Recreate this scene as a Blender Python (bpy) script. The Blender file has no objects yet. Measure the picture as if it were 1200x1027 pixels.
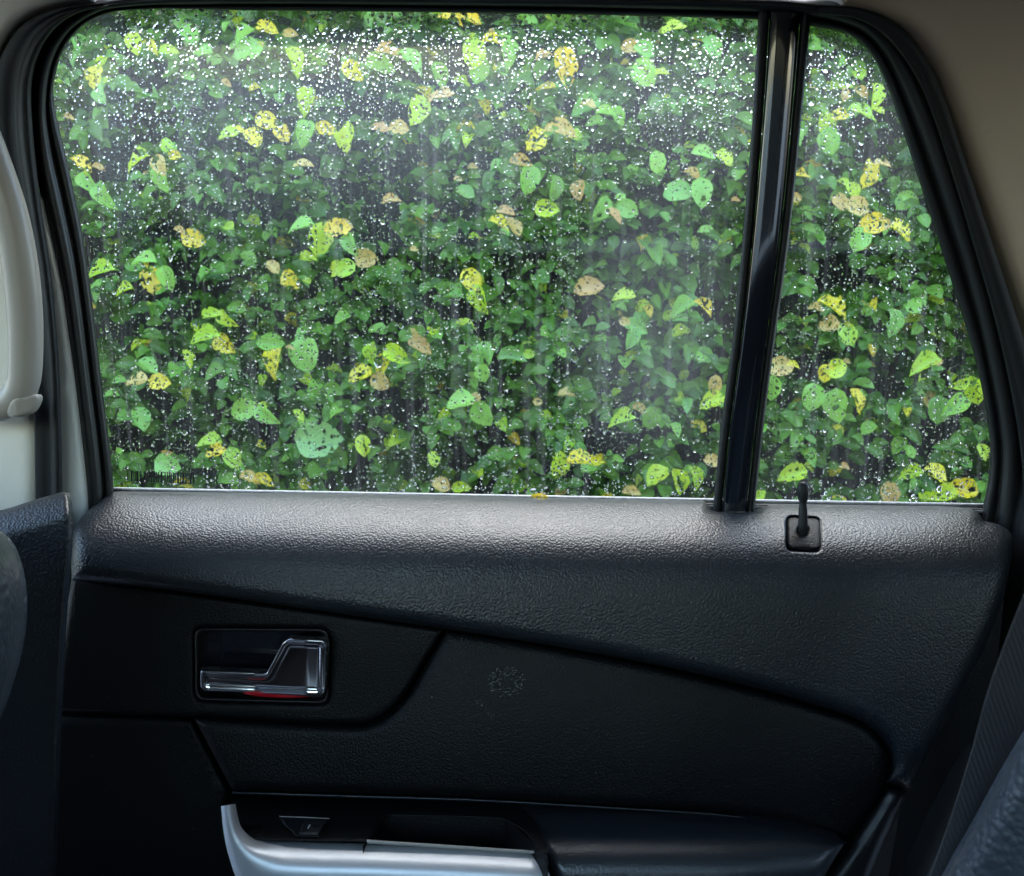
import bpy, math, random
import numpy as np
from mathutils import Vector, Matrix
from mathutils.geometry import delaunay_2d_cdt

random.seed(7); RNG = np.random.default_rng(11)
S = bpy.context.scene
COL = S.collection
R = math.radians

# ------------------------------------------------------------------ camera
F = 1040.0; CX = 600.0; CY = 513.5            # focal length in photo pixels (1200 x 1027)
cd = bpy.data.cameras.new("camera"); cam = bpy.data.objects.new("camera", cd); COL.objects.link(cam)
cd.sensor_width = 36.0; cd.lens = 36.0*F/1200.0
cd.clip_start = 0.01; cd.clip_end = 400.0
cam.location = (0, 0, 0); cam.rotation_euler = (R(90), 0, 0)
cd.dof.use_dof = True; cd.dof.focus_distance = .9; cd.dof.aperture_fstop = 11.0
S.camera = cam

# ------------------------------------------------------------------ world, sun, exposure
SUN_EL, SUN_AZ = R(66), R(4)                # azimuth clockwise from +Y
w = bpy.data.worlds.new("World"); S.world = w; w.use_nodes = True
nt = w.node_tree; nt.nodes.clear()
out = nt.nodes.new("ShaderNodeOutputWorld"); bg = nt.nodes.new("ShaderNodeBackground")
sky = nt.nodes.new("ShaderNodeTexSky"); sky.sky_type = 'NISHITA'; sky.sun_disc = False
sky.sun_elevation = SUN_EL; sky.sun_rotation = SUN_AZ; sky.air_density = 1.3; sky.dust_density = 1.5; sky.ozone_density = 1.0
hs = nt.nodes.new("ShaderNodeHueSaturation"); hs.inputs['Saturation'].default_value = 1.05
nt.links.new(sky.outputs[0], hs.inputs['Color']); nt.links.new(hs.outputs[0], bg.inputs[0]); nt.links.new(bg.outputs[0], out.inputs[0])
bg.inputs[1].default_value = 0.15
sl = bpy.data.lights.new("sun", 'SUN'); sl.energy = 0.5; sl.angle = R(60); sl.color = (1.0, 0.99, 0.97)
so = bpy.data.objects.new("sun", sl); COL.objects.link(so); so.location = (0, 3, 8)
sd = Vector((math.sin(SUN_AZ)*math.cos(SUN_EL), math.cos(SUN_AZ)*math.cos(SUN_EL), math.sin(SUN_EL)))
so.rotation_euler = sd.to_track_quat('Z', 'Y').to_euler()
S.view_settings.view_transform = 'Standard'; S.view_settings.look = 'None'
S.view_settings.gamma = 1.0; S.view_settings.use_curve_mapping = False
S.view_settings.exposure = 3.25
S.cycles.max_bounces = 10; S.cycles.diffuse_bounces = 4; S.cycles.glossy_bounces = 4
S.cycles.transmission_bounces = 8; S.cycles.transparent_max_bounces = 16
S.cycles.caustics_refractive = True; S.cycles.caustics_reflective = False
S.cycles.use_denoising = True

# ------------------------------------------------------------------ helpers
def P(px, py, Y): return ((px-CX)/F*Y, Y, (CY-py)/F*Y)
def YG(px, py, d=0.0): return (0.89 + d)/(1 + 0.2*(CY-py)/F)      # window plane, leaning inwards
def const(c): return lambda px, py: c
def glass(d): return lambda px, py: YG(px, py, d)
WO = {}
def obj(name, V, Fc, mat, parent=None, smooth=True, origin=None, label=None, cat=None, group=None, kind=None, mi=None, uv=None):
    V = np.asarray(V, dtype=float)
    me = bpy.data.meshes.new(name)
    o0 = np.array(origin if origin is not None else (V.min(0)+V.max(0))/2)
    me.from_pydata((V-o0).tolist(), [], [list(f) for f in Fc])
    if smooth: me.polygons.foreach_set('use_smooth', [True]*len(me.polygons))
    for m in (mat if isinstance(mat, (list, tuple)) else [mat]): me.materials.append(m)
    if mi is not None: me.polygons.foreach_set('material_index', mi)
    me.update()
    o = bpy.data.objects.new(name, me); COL.objects.link(o)
    return place(o, o0, parent, label, cat, group, kind)
def place(o, o0, parent, label=None, cat=None, group=None, kind=None):
    WO[o.name] = np.array(o0, dtype=float)
    if parent is not None:
        o.parent = parent; o.location = WO[o.name]-WO[parent.name]
    else: o.location = WO[o.name]
    if label: o['label'] = label
    if cat: o['category'] = cat
    if group: o['group'] = group
    if kind: o['kind'] = kind
    return o
def thing(name, loc, label, cat, group=None):
    o = bpy.data.objects.new(name, None); COL.objects.link(o); o.empty_display_size = 0.05
    return place(o, loc, None, label, cat, group)

def smooth_curve(pts, n=120, closed=False, corners=()):
    """Catmull-Rom through pixel points, then resampled evenly; indices in corners stay sharp"""
    p = [np.array(q, float) for q in pts]; N = len(p); res = []
    segs = N if closed else N-1
    for i in range(segs):
        a, b = p[i], p[(i+1) % N]
        pm = p[(i-1) % N] if (closed or i > 0) else a
        pn = p[(i+2) % N] if (closed or i+2 < N) else b
        L = np.linalg.norm(b-a)
        def tan(q0, q1, q2):
            l0 = np.linalg.norm(q1-q0)+1e-9; l1 = np.linalg.norm(q2-q1)+1e-9
            t = (q1-q0)+(q2-q1)
            return t/(l0+l1)
        ta = (b-a)/L if i in corners or (not closed and i == 0) else tan(pm, a, b)
        tb = (b-a)/L if ((i+1) % N) in corners or (not closed and i+2 >= N) else tan(a, b, pn)
        k = max(2, int(L/3))
        for j in range(k):
            t = j/k
            res.append((2*t**3-3*t**2+1)*a+(t**3-2*t**2+t)*L*ta+(-2*t**3+3*t**2)*b+(t**3-t**2)*L*tb)
    if not closed: res.append(p[-1])
    r = np.array(res)
    if n is None: return r
    rr = np.vstack([r, r[:1]]) if closed else r
    d = np.r_[0, np.cumsum(np.linalg.norm(np.diff(rr, axis=0), axis=1))]
    s = np.linspace(0, d[-1], n+1)[:-1] if closed else np.linspace(0, d[-1], n)
    return np.c_[np.interp(s, d, rr[:, 0]), np.interp(s, d, rr[:, 1])]

def rrect(c, r, k=6):
    """rounded quadrilateral from four pixel corners"""
    c = [np.array(q, float) for q in c]; o_ = []
    for i in range(4):
        p, q, n_ = c[i-1], c[i], c[(i+1) % 4]
        a = q+(p-q)/np.linalg.norm(p-q)*r; b = q+(n_-q)/np.linalg.norm(n_-q)*r
        for j in range(k+1):
            t = j/k; o_.append((1-t)**2*a+2*t*(1-t)*q+t*t*b)
    return np.array(o_)
def densify(c, s=2.0):
    o_ = []
    for i in range(len(c)):
        a, b = c[i], c[(i+1) % len(c)]; k_ = max(1, int(np.linalg.norm(b-a)/s))
        for j in range(k_): o_.append(a+(b-a)*j/k_)
    return np.array(o_)
def loft(name, A, B, prof, Yf, mat, parent, closed=False, **kw):
    """strip between two pixel curves; prof = (t across, depth offset)"""
    V = []; n = len(A); k = len(prof)
    for i in range(n):
        for t, dy in prof:
            x, y = A[i]*(1-t)+B[i]*t
            V.append(P(x, y, Yf(x, y)+dy))
    Fc = []
    for i in range(n if closed else n-1):
        for j in range(k-1):
            a = i*k+j; b = ((i+1) % n)*k+j
            Fc.append((a, b, b+1, a+1))
    return obj(name, V, Fc, mat, parent, **kw)

def seg_dist(Q, poly):
    d = np.full(len(Q), 1e9)
    for i in range(len(poly)):
        a = poly[i]; b = poly[(i+1) % len(poly)]; ab = b-a
        L2 = max(float(ab@ab), 1e-9)
        t = np.clip(((Q-a)@ab)/L2, 0, 1)
        d = np.minimum(d, np.linalg.norm(Q-(a+t[:, None]*ab), axis=1))
    return d
def inside(Q, poly):
    c = np.zeros(len(Q), bool); n = len(poly); j = n-1
    for i in range(n):
        xi, yi = poly[i]; xj, yj = poly[j]
        if yi != yj:
            m = ((yi > Q[:, 1]) != (yj > Q[:, 1])) & (Q[:, 0] < (xj-xi)*(Q[:, 1]-yi)/(yj-yi)+xi)
            c ^= m
        j = i
    return c
def panel(name, poly, Yf, mat, parent, sp=8.0, roll=(), holes=(), wall=0.02, hole_roll=True, **kw):
    """filled outline; roll = [(pixels from edge, depth offset), ...]; a wall goes back at the edge"""
    poly = np.asarray(poly, float); holes = [np.asarray(h, float) for h in holes]
    x0, y0 = poly.min(0); x1, y1 = poly.max(0)
    gx, gy = np.meshgrid(np.arange(x0+sp/2, x1, sp), np.arange(y0+sp/2, y1, sp*.87))
    gx = gx + (np.arange(gx.shape[0]) % 2)[:, None]*sp/2
    Q = np.c_[gx.ravel(), gy.ravel()]
    ok = inside(Q, poly)
    for h in holes: ok &= ~inside(Q, h)
    Q = Q[ok]
    loops = [poly]+holes
    D = np.min([seg_dist(Q, l) for l in loops], axis=0)
    if roll:
        rmax = roll[-1][0]
        Q = Q[D > max(rmax*1.0, sp*.5)]
        rings = []
        for r_, _ in list(roll)[1:]:
            for l in loops:
                l2 = np.roll(l, -1, 0); l0 = np.roll(l, 1, 0)
                t = l2-l0; nn = np.c_[-t[:, 1], t[:, 0]]; nn /= np.linalg.norm(nn, axis=1)[:, None]+1e-9
                for s_ in (1, -1):
                    C = l+nn*r_*s_
                    m = inside(C, poly)
                    for h in holes: m &= ~inside(C, h)
                    C = C[m]
                    if len(C):
                        dd = np.min([seg_dist(C, q) for q in loops], axis=0)
                        rings.append(C[dd > r_*.93])
        if rings: Q = np.vstack([Q]+rings)
    else: Q = Q[D > sp*.4]
    co = [Vector(q) for l in loops for q in l]; edges = []; k = 0
    for l in loops:
        edges += [(k+i, k+(i+1) % len(l)) for i in range(len(l))]; k += len(l)
    nb = k
    co += [Vector(q) for q in Q]
    vo, eo, fo, _, _, _ = delaunay_2d_cdt(co, edges, [], 0, 1e-4)
    vo = np.array([tuple(v) for v in vo])
    fc = np.array([vo[list(f)].mean(0) for f in fo])
    ok = inside(fc, poly)
    for h in holes: ok &= ~inside(fc, h)
    fo = [list(f) for f, k_ in zip(fo, ok) if k_]
    dist = np.min([seg_dist(vo, l) for l in (loops if hole_roll else [poly])], axis=0)
    off = np.interp(dist, [r_[0] for r_ in roll], [r_[1] for r_ in roll]) if roll else np.zeros(len(vo))
    V = [P(x, y, Yf(x, y)+o_) for (x, y), o_ in zip(vo, off)]
    # orientation: face the camera (-Y)
    F2 = []
    for f in fo:
        a, b, c = vo[f[0]], vo[f[1]], vo[f[2]]
        cr = (b[0]-a[0])*(c[1]-a[1])-(b[1]-a[1])*(c[0]-a[0])
        F2.append(f if cr < 0 else f[::-1])
    if wall:
        # boundary edges get a wall going back
        cnt = {}
        for f in F2:
            for i in range(len(f)):
                e = (f[i], f[(i+1) % len(f)]); cnt[tuple(sorted(e))] = cnt.get(tuple(sorted(e)), 0)+1
        vm = {}
        def back(i):
            if i not in vm:
                x, y = vo[i]; Yb = Yf(x, y)+off[i]
                s = V[i]; V.append((s[0], s[1]+wall, s[2])); vm[i] = len(V)-1
            return vm[i]
        W_ = []
        for f in F2:
            for i in range(len(f)):
                a, b = f[i], f[(i+1) % len(f)]
                if cnt[tuple(sorted((a, b)))] == 1: W_.append([b, a, back(a), back(b)])
        F2 += W_
    return obj(name, V, F2, mat, parent, **kw)

def box(name, lo, hi, mat, parent=None, bevel=0.0, **kw):
    x0, y0, z0 = lo; x1, y1, z1 = hi
    V = [(x0,y0,z0),(x1,y0,z0),(x1,y1,z0),(x0,y1,z0),(x0,y0,z1),(x1,y0,z1),(x1,y1,z1),(x0,y1,z1)]
    Fc = [(0,3,2,1),(4,5,6,7),(0,1,5,4),(1,2,6,5),(2,3,7,6),(3,0,4,7)]
    o = obj(name, V, Fc, mat, parent, smooth=bool(bevel), **kw)
    if bevel:
        b = o.modifiers.new('bevel', 'BEVEL'); b.width = bevel; b.segments = 4
    return o
def tube(path3, rad, seg=10, caps=True):
    p = np.asarray(path3, float); n = len(p); V = []; Fc = []
    rad = np.broadcast_to(rad, (n,)) if np.ndim(rad) < 2 else rad
    ref = np.array((0.3, 1, 0.1)); 
    for i in range(n):
        t = p[min(i+1, n-1)]-p[max(i-1, 0)]; t /= np.linalg.norm(t)+1e-12
        u = np.cross(t, ref); u /= np.linalg.norm(u)+1e-12; v = np.cross(t, u)
        for k in range(seg):
            a = 2*math.pi*k/seg
            V.append(p[i]+rad[i]*(math.cos(a)*u+math.sin(a)*v))
    for i in range(n-1):
        for k in range(seg):
            a = i*seg+k; b = i*seg+(k+1) % seg
            Fc.append((a, b, b+seg, a+seg))
    if caps: Fc += [tuple(range(seg))[::-1], tuple(range((n-1)*seg, n*seg))]
    return V, Fc

# ------------------------------------------------------------------ materials
def mat(name):
    m = bpy.data.materials.new(name); m.use_nodes = True
    n = m.node_tree; b = n.nodes['Principled BSDF']
    return m, n, b
def N(n, t, **kw):
    x = n.nodes.new(t)
    for k, v in kw.items():
        if k in x.inputs: x.inputs[k].default_value = v
        else: setattr(x, k, v)
    return x
def L(n, a, b): n.links.new(a, b)
def plain(name, col, rough=.5, metal=0, fine=0, fs=900, spec=.5, var=.15, coat=0, wear=.12):
    m, n, b = mat(name)
    tc = N(n, 'ShaderNodeTexCoord'); nz = N(n, 'ShaderNodeTexNoise', Scale=14.0, Detail=6.0)
    L(n, tc.outputs['Object'], nz.inputs['Vector'])
    mx = N(n, 'ShaderNodeMix', data_type='RGBA')
    mx.inputs[6].default_value = tuple(c*(1-var) for c in col)+(1,); mx.inputs[7].default_value = tuple(min(1, c*(1+var)) for c in col)+(1,)
    L(n, nz.outputs['Fac'], mx.inputs[0]); L(n, mx.outputs[2], b.inputs['Base Color'])
    mr = N(n, 'ShaderNodeMapRange'); mr.inputs[3].default_value = rough-wear*rough; mr.inputs[4].default_value = rough+wear*rough
    nz2 = N(n, 'ShaderNodeTexNoise', Scale=45.0, Detail=8.0, Roughness=.7); L(n, tc.outputs['Object'], nz2.inputs['Vector'])
    L(n, nz2.outputs['Fac'], mr.inputs[0]); L(n, mr.outputs[0], b.inputs['Roughness'])
    b.inputs['Metallic'].default_value = metal; b.inputs['Specular IOR Level'].default_value = spec
    if coat: b.inputs['Coat Weight'].default_value = coat; b.inputs['Coat Roughness'].default_value = .04
    if fine:
        f = N(n, 'ShaderNodeTexNoise', Scale=float(fs), Detail=3.0); L(n, tc.outputs['Object'], f.inputs['Vector'])
        bp = N(n, 'ShaderNodeBump', Strength=1.0, Distance=fine); L(n, f.outputs['Fac'], bp.inputs['Height']); L(n, bp.outputs[0], b.inputs['Normal'])
    return m
def leather(name, col, rough, scale, depth, spec=.5, wrinkle=0):
    m, n, b = mat(name)
    tc = N(n, 'ShaderNodeTexCoord')
    dn = N(n, 'ShaderNodeTexNoise', Scale=scale*.35, Detail=2.0); L(n, tc.outputs['Object'], dn.inputs['Vector'])
    va = N(n, 'ShaderNodeVectorMath', operation='SCALE'); va.inputs['Scale'].default_value = .15/scale
    L(n, dn.outputs['Color'], va.inputs[0])
    ad = N(n, 'ShaderNodeVectorMath', operation='ADD'); L(n, tc.outputs['Object'], ad.inputs[0]); L(n, va.outputs[0], ad.inputs[1])
    vo = N(n, 'ShaderNodeTexVoronoi', feature='SMOOTH_F1', Scale=float(scale)); vo.inputs['Smoothness'].default_value = .5
    L(n, ad.outputs[0], vo.inputs['Vector'])
    v2 = N(n, 'ShaderNodeTexVoronoi', feature='DISTANCE_TO_EDGE', Scale=float(scale)*.62); L(n, ad.outputs[0], v2.inputs['Vector'])
    pw = N(n, 'ShaderNodeMath', operation='MINIMUM'); pw.inputs[1].default_value = .22; L(n, v2.outputs['Distance'], pw.inputs[0])
    sm = N(n, 'ShaderNodeMath', operation='SUBTRACT'); sm.inputs[0].default_value = 1.0
    h1 = N(n, 'ShaderNodeMath', operation='MULTIPLY'); h1.inputs[1].default_value = 1.0; L(n, vo.outputs['Distance'], h1.inputs[0]); L(n, h1.outputs[0], sm.inputs[1])
    height = sm.outputs[0]
    bp = N(n, 'ShaderNodeBump', Strength=1.0, Distance=depth); L(n, height, bp.inputs['Height'])
    last = bp
    if wrinkle:
        wn = N(n, 'ShaderNodeTexNoise', Scale=60.0, Detail=5.0, Distortion=1.5); L(n, tc.outputs['Object'], wn.inputs['Vector'])
        b2 = N(n, 'ShaderNodeBump', Strength=1.0, Distance=wrinkle); L(n, wn.outputs['Fac'], b2.inputs['Height']); L(n, bp.outputs[0], b2.inputs['Normal']); last = b2
    L(n, last.outputs[0], b.inputs['Normal'])
    nz = N(n, 'ShaderNodeTexNoise', Scale=9.0, Detail=7.0, Roughness=.65); L(n, tc.outputs['Object'], nz.inputs['Vector'])
    mr = N(n, 'ShaderNodeMapRange'); mr.inputs[3].default_value = rough*.85; mr.inputs[4].default_value = rough*1.2
    L(n, nz.outputs['Fac'], mr.inputs[0]); L(n, mr.outputs[0], b.inputs['Roughness'])
    # sparse dust specks
    sp = N(n, 'ShaderNodeTexVoronoi', feature='F1', Scale=70.0); L(n, tc.outputs['Object'], sp.inputs['Vector'])
    lt = N(n, 'ShaderNodeMath', operation='LESS_THAN'); lt.inputs[1].default_value = .05; L(n, sp.outputs['Distance'], lt.inputs[0])
    mu = N(n, 'ShaderNodeMath', operation='MULTIPLY'); mu.inputs[1].default_value = .25; L(n, lt.outputs[0], mu.inputs[0])
    mx = N(n, 'ShaderNodeMix', data_type='RGBA'); mx.inputs[6].default_value = col+(1,); mx.inputs[7].default_value = (.16, .15, .13, 1)
    L(n, mu.outputs[0], mx.inputs[0]); L(n, mx.outputs[2], b.inputs['Base Color'])
    b.inputs['Specular IOR Level'].default_value = spec
    return m

M_lea = leather('grained black vinyl', (.0075, .0110, .0160), .42, 480, .00050, spec=.5)
M_seat = leather('coarse seat leather', (.034, .042, .055), .42, 210, .0009, wrinkle=.0012)
M_pad = leather('soft armrest vinyl', (.014, .018, .024), .36, 460, .00022, spec=.9)
M_soft = leather('fine grained dark panel', (.003, .0036, .0046), .52, 620, .0004, spec=.2)
M_hard = plain('dark moulded plastic', (.010, .011, .013), .45, fine=.00008, fs=1200)
M_rub = plain('black rubber seal', (.006, .007, .009), .55, spec=.35, fine=.0001, fs=700)
M_gloss = plain('piano black', (.009, .011, .018), .10, coat=1, var=.3, fine=.0005, fs=9)
M_chrome = plain('chrome', (.90, .91, .93), .14, metal=1, var=.02)
M_silver = plain('satin silver paint', (.66, .67, .69), .42, metal=.6, fine=.00003, fs=2500, var=.03)
M_beige = plain('beige trim', (.74, .70, .63), .6, fine=.00012, fs=900, var=.05)
M_warm = plain('warm beige trim', (.60, .49, .39), .65, fine=.00012, fs=900, var=.05)
M_head = plain('beige headliner cloth', (.46, .385, .31), .95, fine=.0004, fs=1400, var=.06)
M_handle = plain('taupe satin plastic', (.36, .325, .29), .34, fine=.00003, fs=1500, var=.05)
M_white = plain('white paint', (.82, .84, .86), .25, coat=.5, var=.02)
M_red = plain('plain red', (.45, .01, .02), .3)
M_mark = plain('white print', (.75, .76, .78), .5)
M_thread = plain('dark grey thread', (.14, .145, .155), .7)
M_belt = plain('belt seal aluminium', (.20, .21, .22), .4, metal=.2, fine=.0009, fs=160)
M_road = plain('wet asphalt', (.05, .05, .052), .35, fine=.004, fs=120)
M_print = plain('black print', (.01, .012, .012), .6)
M_stem = plain('twig bark', (.05, .036, .026), .7, var=.3)
M_crumb = plain('shiny dried smear', (.002, .002, .003), .12, fine=.0008, fs=420, coat=.6)

def mat_webbing():
    m, n, b = mat('seat belt webbing')
    tc = N(n, 'ShaderNodeTexCoord'); mp = N(n, 'ShaderNodeMapping'); mp.inputs['Rotation'].default_value = (0, R(19), 0)
    L(n, tc.outputs['Object'], mp.inputs[0])
    wv = N(n, 'ShaderNodeTexWave', bands_direction='X', Scale=90.0, Distortion=.4); L(n, mp.outputs[0], wv.inputs['Vector'])
    wz = N(n, 'ShaderNodeTexWave', bands_direction='Z', Scale=320.0); L(n, mp.outputs[0], wz.inputs['Vector'])
    a = N(n, 'ShaderNodeMath', operation='ADD'); L(n, wv.outputs['Fac'], a.inputs[0]); L(n, wz.outputs['Fac'], a.inputs[1])
    bp = N(n, 'ShaderNodeBump', Strength=.6, Distance=.0004); L(n, a.outputs[0], bp.inputs['Height']); L(n, bp.outputs[0], b.inputs['Normal'])
    b.inputs['Base Color'].default_value = (.022, .022, .026, 1); b.inputs['Roughness'].default_value = .6
    return m
M_web = mat_webbing()

def mat_smooth_dirty():
    """dark door insert with a dried splash of its own shape"""
    m = leather('dark padded insert', (.003, .0036, .0048), .5, 560, .0005, spec=.22)
    n = m.node_tree; b = n.nodes['Principled BSDF']
    return m
M_ins = mat_smooth_dirty()

def mat_pane():
    m, n, b = mat('wet window glass'); n.nodes.remove(b)
    o = n.nodes['Material Output']
    tr = N(n, 'ShaderNodeBsdfTransparent'); tr.inputs[0].default_value = (.90, .945, .915, 1)
    gl = N(n, 'ShaderNodeBsdfGlossy', Roughness=.02)
    fr = N(n, 'ShaderNodeFresnel', IOR=1.45)
    m1 = N(n, 'ShaderNodeMixShader'); L(n, fr.outputs[0], m1.inputs[0]); L(n, tr.outputs[0], m1.inputs[1]); L(n, gl.outputs[0], m1.inputs[2])
    # dried film on the glass plus painted haze: smeared streaks of varying density
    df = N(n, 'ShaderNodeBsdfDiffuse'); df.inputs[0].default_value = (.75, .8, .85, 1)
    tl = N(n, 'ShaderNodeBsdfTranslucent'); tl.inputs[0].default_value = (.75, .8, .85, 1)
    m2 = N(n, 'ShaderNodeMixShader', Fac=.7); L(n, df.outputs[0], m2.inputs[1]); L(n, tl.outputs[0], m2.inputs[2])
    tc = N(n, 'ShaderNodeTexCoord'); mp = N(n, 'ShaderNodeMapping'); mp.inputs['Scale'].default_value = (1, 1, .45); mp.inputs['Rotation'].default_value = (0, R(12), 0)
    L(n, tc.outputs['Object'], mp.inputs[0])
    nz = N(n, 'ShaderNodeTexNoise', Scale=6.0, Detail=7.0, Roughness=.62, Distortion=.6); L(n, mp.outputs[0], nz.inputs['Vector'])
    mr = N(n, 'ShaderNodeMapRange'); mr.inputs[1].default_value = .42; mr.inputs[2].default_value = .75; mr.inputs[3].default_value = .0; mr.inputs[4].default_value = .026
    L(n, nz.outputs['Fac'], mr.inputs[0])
    # painted haze towards the top rail, stands in for sky-lit drops
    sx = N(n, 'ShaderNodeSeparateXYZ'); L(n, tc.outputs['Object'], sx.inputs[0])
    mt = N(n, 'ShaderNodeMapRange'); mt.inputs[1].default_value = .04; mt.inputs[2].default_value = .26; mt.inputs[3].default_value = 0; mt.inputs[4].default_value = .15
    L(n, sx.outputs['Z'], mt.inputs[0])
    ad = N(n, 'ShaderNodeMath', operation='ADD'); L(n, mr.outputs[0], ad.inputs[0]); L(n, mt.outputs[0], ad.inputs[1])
    ln_ = N(n, 'ShaderNodeVectorMath', operation='SUBTRACT'); ln_.inputs[1].default_value = (.235, 0, -.05); L(n, tc.outputs['Object'], ln_.inputs[0])  # denser oval patch of the same veil, edge broken by noise
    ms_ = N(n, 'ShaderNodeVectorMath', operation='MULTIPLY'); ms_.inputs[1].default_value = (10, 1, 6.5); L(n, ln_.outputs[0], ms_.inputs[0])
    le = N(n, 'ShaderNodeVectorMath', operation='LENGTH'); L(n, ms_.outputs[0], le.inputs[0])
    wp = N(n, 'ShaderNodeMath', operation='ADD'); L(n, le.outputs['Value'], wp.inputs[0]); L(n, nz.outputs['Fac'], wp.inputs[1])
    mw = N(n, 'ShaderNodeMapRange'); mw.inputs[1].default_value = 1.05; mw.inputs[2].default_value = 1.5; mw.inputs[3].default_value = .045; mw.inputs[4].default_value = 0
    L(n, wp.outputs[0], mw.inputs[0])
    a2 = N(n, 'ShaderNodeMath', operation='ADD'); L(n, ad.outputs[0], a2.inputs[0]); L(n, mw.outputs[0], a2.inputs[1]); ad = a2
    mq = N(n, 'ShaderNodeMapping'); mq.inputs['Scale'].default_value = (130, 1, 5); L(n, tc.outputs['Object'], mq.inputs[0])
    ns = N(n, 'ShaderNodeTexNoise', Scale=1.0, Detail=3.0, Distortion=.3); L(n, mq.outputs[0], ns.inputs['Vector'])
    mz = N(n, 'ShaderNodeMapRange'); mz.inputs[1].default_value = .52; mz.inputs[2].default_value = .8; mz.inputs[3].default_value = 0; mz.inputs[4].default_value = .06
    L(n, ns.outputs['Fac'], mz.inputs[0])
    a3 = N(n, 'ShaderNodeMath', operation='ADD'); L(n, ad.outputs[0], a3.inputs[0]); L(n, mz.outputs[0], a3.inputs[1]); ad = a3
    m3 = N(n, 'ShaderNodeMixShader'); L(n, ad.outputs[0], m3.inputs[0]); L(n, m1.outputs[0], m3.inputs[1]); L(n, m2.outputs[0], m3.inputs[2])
    L(n, m3.outputs[0], o.inputs['Surface'])
    return m
M_pane = mat_pane()
def mat_clear(nm, tv):
    m, n, b = mat(nm); n.nodes.remove(b); o = n.nodes['Material Output']
    tr = N(n, 'ShaderNodeBsdfTransparent'); tr.inputs[0].default_value = (tv*.97, tv, tv*.98, 1)
    gl = N(n, 'ShaderNodeBsdfGlossy', Roughness=.02); fr = N(n, 'ShaderNodeFresnel', IOR=1.45)
    m1 = N(n, 'ShaderNodeMixShader'); L(n, fr.outputs[0], m1.inputs[0]); L(n, tr.outputs[0], m1.inputs[1]); L(n, gl.outputs[0], m1.inputs[2])
    L(n, m1.outputs[0], o.inputs['Surface']); return m
M_clear = mat_clear('clear glass', .98)
M_tint = mat_clear('dimming tinted glass', .3)  # dark tint added to dim daylight from the unseen side and rear windows
def mat_water():
    m, n, b = mat('rain water')
    b.inputs['Base Color'].default_value = (1, 1, 1, 1); b.inputs['Roughness'].default_value = 0
    b.inputs['IOR'].default_value = 1.33; b.inputs['Transmission Weight'].default_value = 1
    return m
M_water = mat_water()

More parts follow.
